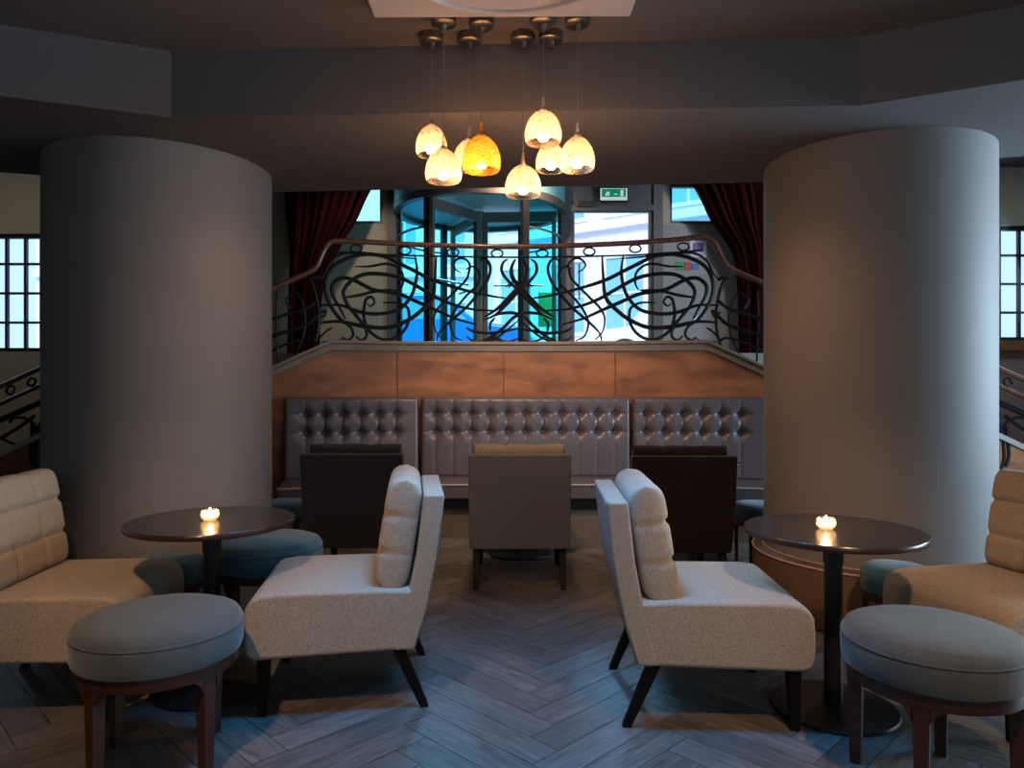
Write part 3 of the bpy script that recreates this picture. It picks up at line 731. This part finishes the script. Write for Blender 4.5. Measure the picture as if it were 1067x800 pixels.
for a in (236, 356, 116):
    wg = obj('wing', join(box(.05, RD - .06, -.03, .03, 0, .16), box(.05, RD - .06, -.03, .03, ZD - .16, ZD - .02), box(.05, .11, -.03, .03, .16, ZD - .16), box(RD - .12, RD - .06, -.03, .03, .16, ZD - .16)), M['doortaupe'] , rd, smooth=False)
    wg.rotation_euler = (0, 0, R(a))
    g = obj('pane', box(.11, RD - .12, -.004, .004, .16, ZD - .16), M['lightglass'], wg, smooth=False)
    obj('push_bar', tube([(.2, -.05, 1.05), (RD - .22, -.05, 1.05)], .014, 8), M['steel'], wg)
# frame left of drum, posts, side door
fr = tag(bpy.data.objects.new('door_frame_1', None), kind='structure'); COL.objects.link(fr)
obj('jamb', join(box(-1.73, -1.60, 9.96, 10.12, ZF, 4.3), box(.68, .82, 9.96, 10.12, ZF, 4.3), box(1.96, 2.09, 9.96, 10.12, ZF, 4.3), box(.82, 1.96, 9.96, 10.12, 3.74, 3.82)), M['doorgrey'], fr, smooth=False)
d1 = tag(bpy.data.objects.new('door_1', None), kind='structure'); COL.objects.link(d1)
z1 = H + (CY - 221) / F * 10
obj('door_leaf_frame', join(box(.82, .87, 10, 10.06, ZF, 3.74), box(1.90, 1.96, 10, 10.06, ZF, 3.74), box(.87, 1.90, 10, 10.06, z1, 3.74), box(.87, 1.90, 10, 10.06, ZF, ZF + .12)), M['doorgrey'], d1, smooth=False)
obj('pane', box(.87, 1.90, 10.02, 10.03, ZF + .12, z1), M['doorglass'], d1, smooth=False)
obj('door_handle', tube([(.93, 9.94, 2.5), (.93, 9.94, 3.0)], .014, 8), M['steel'], d1)
obj('door_closer', box(.89, 1.16, 9.90, 9.99, 3.79, 3.86), M['steel'], d1, bevel=.006)
obj('transom_panel', box(.82, 1.96, 10.0, 10.05, 3.82, 4.3), M['doorgrey'], d1, smooth=False)
ex = thing('exit_sign', 'green and white illuminated exit sign above the glass side door', 'sign', (1.40, 9.93, 3.93))
obj('housing', box(-.20, .20, -.03, .03, -.08, .12), M['black'], ex, bevel=.006)
obj('sign_panel', box(-.185, .185, -.036, -.030, -.065, .10), M['exitwhite'], ex, smooth=False)
obj('green_field', box(-.165, .165, -.040, -.036, -.02, .09), M['exitgreen'], ex, smooth=False)
man = join(box(-.10, -.06, -.043, -.040, .0, .05), box(-.115, -.10, -.043, -.040, -.01, .03), box(.0, .05, -.043, -.040, .01, .025), box(.09, .13, -.043, -.040, -.01, .075))
obj('pictogram', man, M['exitwhite'], ex, smooth=False)

# notice and stickers on the grey wall
def wallrect(name, px0, px1, py0, py1, m, label, cat, y=9.96, group=None):
    x0, x1 = (px0 - CX) / F * y, (px1 - CX) / F * y; z0, z1 = H + (CY - py1) / F * y, H + (CY - py0) / F * y
    o = obj(name, box(-(x1 - x0) / 2, (x1 - x0) / 2, -.004, .004, 0, z1 - z0), m, smooth=False); o.location = ((x0 + x1) / 2, y, z0)
    if label: tag(o, label, cat, group)
    return o
n = wallrect('framed_notice', 719, 736, 251, 268, M['paper'], 'white framed notice with a violet print on the grey wall right of the side door', 'notice')
obj('print', box(-.075, .075, -.008, -.004, .07, .20), M['purple'], n, smooth=False)
obj('text_lines', join(*[box(-.07, .07, -.007, -.004, .025 + k * .016, .031 + k * .016) for k in range(2)]), M['purple'], n, smooth=False)
wallrect('safety_sticker', 704, 713, 273, 281, M['sgreen'], 'small green safety sticker below the framed notice', 'sticker', group='safety stickers')
wallrect('safety_sticker', 714, 720, 273, 281, M['sred'], 'small red safety sticker below the framed notice', 'sticker', group='safety stickers')
wallrect('safety_sticker', 721, 728, 275, 280, M['sblue'], 'small blue safety sticker below the framed notice', 'sticker', group='safety stickers')

# curtains
def curtain(label, edge, y=9.55):
    """edge: list of (py, left px, right px)"""
    t = []
    V = []; Fc = []; N = 90; rows = []
    e = [(H + (CY - a) / F * y, (b - CX) / F * y, (c - CX) / F * y) for a, b, c in edge]
    pts = catmull([(z, l, r) for z, l, r in e], 6)
    for p in pts:
        for i in range(N + 1):
            s = i / N; wdt = p.z - p.y; amp = .075
            ph = s * math.pi * 2 * 9
            V.append((p.y + wdt * s + .012 * math.sin(ph * 1.7), y + amp * math.sin(ph) + .03 * math.sin(ph * .37 + 1), p.x))
    for j in range(len(pts) - 1):
        for i in range(N): a = j * (N + 1) + i; Fc.append((a, a + 1, a + N + 2, a + N + 1))
    o = obj('curtain', (V, Fc), M['curtain']); s = o.modifiers.new('s', 'SOLIDIFY'); s.thickness = .008
    return tag(o, label, 'curtain', 'burgundy curtains tied back beside the entrance')
curtain('dark burgundy curtain gathered to the left of the entrance', [(160, 292, 410), (200, 296, 384), (230, 298, 370), (260, 301, 352), (300, 300, 336), (340, 299, 332), (385, 298, 334), (396, 298, 336)])
curtain('dark burgundy curtain gathered to the right of the entrance', [(160, 700, 815), (196, 724, 815), (230, 742, 812), (262, 764, 808), (300, 770, 806), (340, 771, 806), (385, 772, 808), (396, 772, 808)])

# ------------------------------------------------------------------ street outside
obj('street', box(-20, 20, 10.25, 40, ZF - .3, ZF - .06), M['street'], kind='structure', smooth=False)
def facade(name, label, loc, rz, wd, ht, wall, rows, cols, ww, wh, z0, dz, dep=3):
    t = thing(name, label, 'building', loc, rz)
    obj('wall', box(-wd / 2, wd / 2, 0, dep, 0, ht), wall, t, smooth=False)
    for r_ in range(rows):
        z = z0 + dz * r_
        obj('cornice', box(-wd / 2, wd / 2, -.15, 0, z - .45, z - .2), M['whitefac'], t, smooth=False)
        for c in range(cols):
            x = -wd / 2 + wd * (c + .5) / cols
            f = obj('window', join(box(x - ww / 2 - .12, x - ww / 2, -.06, 0, z, z + wh), box(x + ww / 2, x + ww / 2 + .12, -.06, 0, z, z + wh), box(x - ww / 2 - .12, x + ww / 2 + .12, -.06, 0, z + wh, z + wh + .12), box(x - ww / 2 - .12, x + ww / 2 + .12, -.08, 0, z - .1, z), box(x - .03, x + .03, -.03, 0, z, z + wh), box(x - ww / 2, x + ww / 2, -.03, 0, z + wh * .5, z + wh * .5 + .05)), M['whitefac'], t, smooth=False)
            obj('pane', box(x - ww / 2, x + ww / 2, -.012, -.005, z, z + wh), M['bluepane'], f, smooth=False)
    return t
facade('building', 'lilac building with white cornices and big blue windows seen through the side door', (4.2, 21.0, ZF - .1), R(-36), 12, 6.3, M['lilac'], 2, 6, 1.25, 2.2, 1.4, 3.55)
facade('building', 'pale building with small sash windows seen through the revolving door', (-9.2, 26, ZF - .1), 0, 16, 7.2, M['lilac'], 2, 9, .8, 1.5, 1.2, 2.9)
def car(label, loc, rz, paint, van=False):
    t = thing('car', label, 'car', loc, rz)
    hh = 1.45 if not van else 1.75
    body = [(-2.1, .25), (2.1, .25), (2.15, .55), (2.05, .80), (1.1, .92), (.55, hh - .08), (.3, hh), (-1.2, hh), (-1.45, hh - .08), (-1.95, .95), (-2.12, .80), (-2.15, .5)]
    obj('body', prism_y(body, -.85, .85), paint, t, bevel=.07)
    side = [(.92, .95), (.48, hh - .14), (-1.15, hh - .14), (-1.62, .95)]
    obj('window', join(prism_y(side, -.858, -.845), prism_y(side, .845, .858)), M['bluepane'], t, smooth=False)
    for x in (-1.35, 1.35):
        for y in (-.80, .80):
            o = obj('wheel', lathe([(0, -.1), (.30, -.1), (.33, -.07), (.33, .07), (.30, .1), (0, .1)], 28), M['tyre'], t)
            o.location = (x, y, .33); o.rotation_euler = (R(90), 0, 0)
            h = obj('hub_cap', lathe([(0, -.11), (.19, -.108), (.2, -.1), (.2, .1), (.19, .108), (0, .11)], 20), M['steel'], o)
car('bright blue car parked outside the revolving door', (-1.75, 14.2, ZF - .06), 0, M['bluecar'])
car('white car parked outside the side door', (3.6, 15.2, ZF - .06), R(180), M['whitecar'], True)
gp = obj('street_sign', join(box(-.16, .16, -.02, .02, .75, 1.35), box(-.02, .02, -.02, .02, 0, .75)), M['green'], smooth=False); gp.location = (.62, 12.6, ZF - .06)
tag(gp, 'green sign board standing in the street behind the curved glass', 'sign')
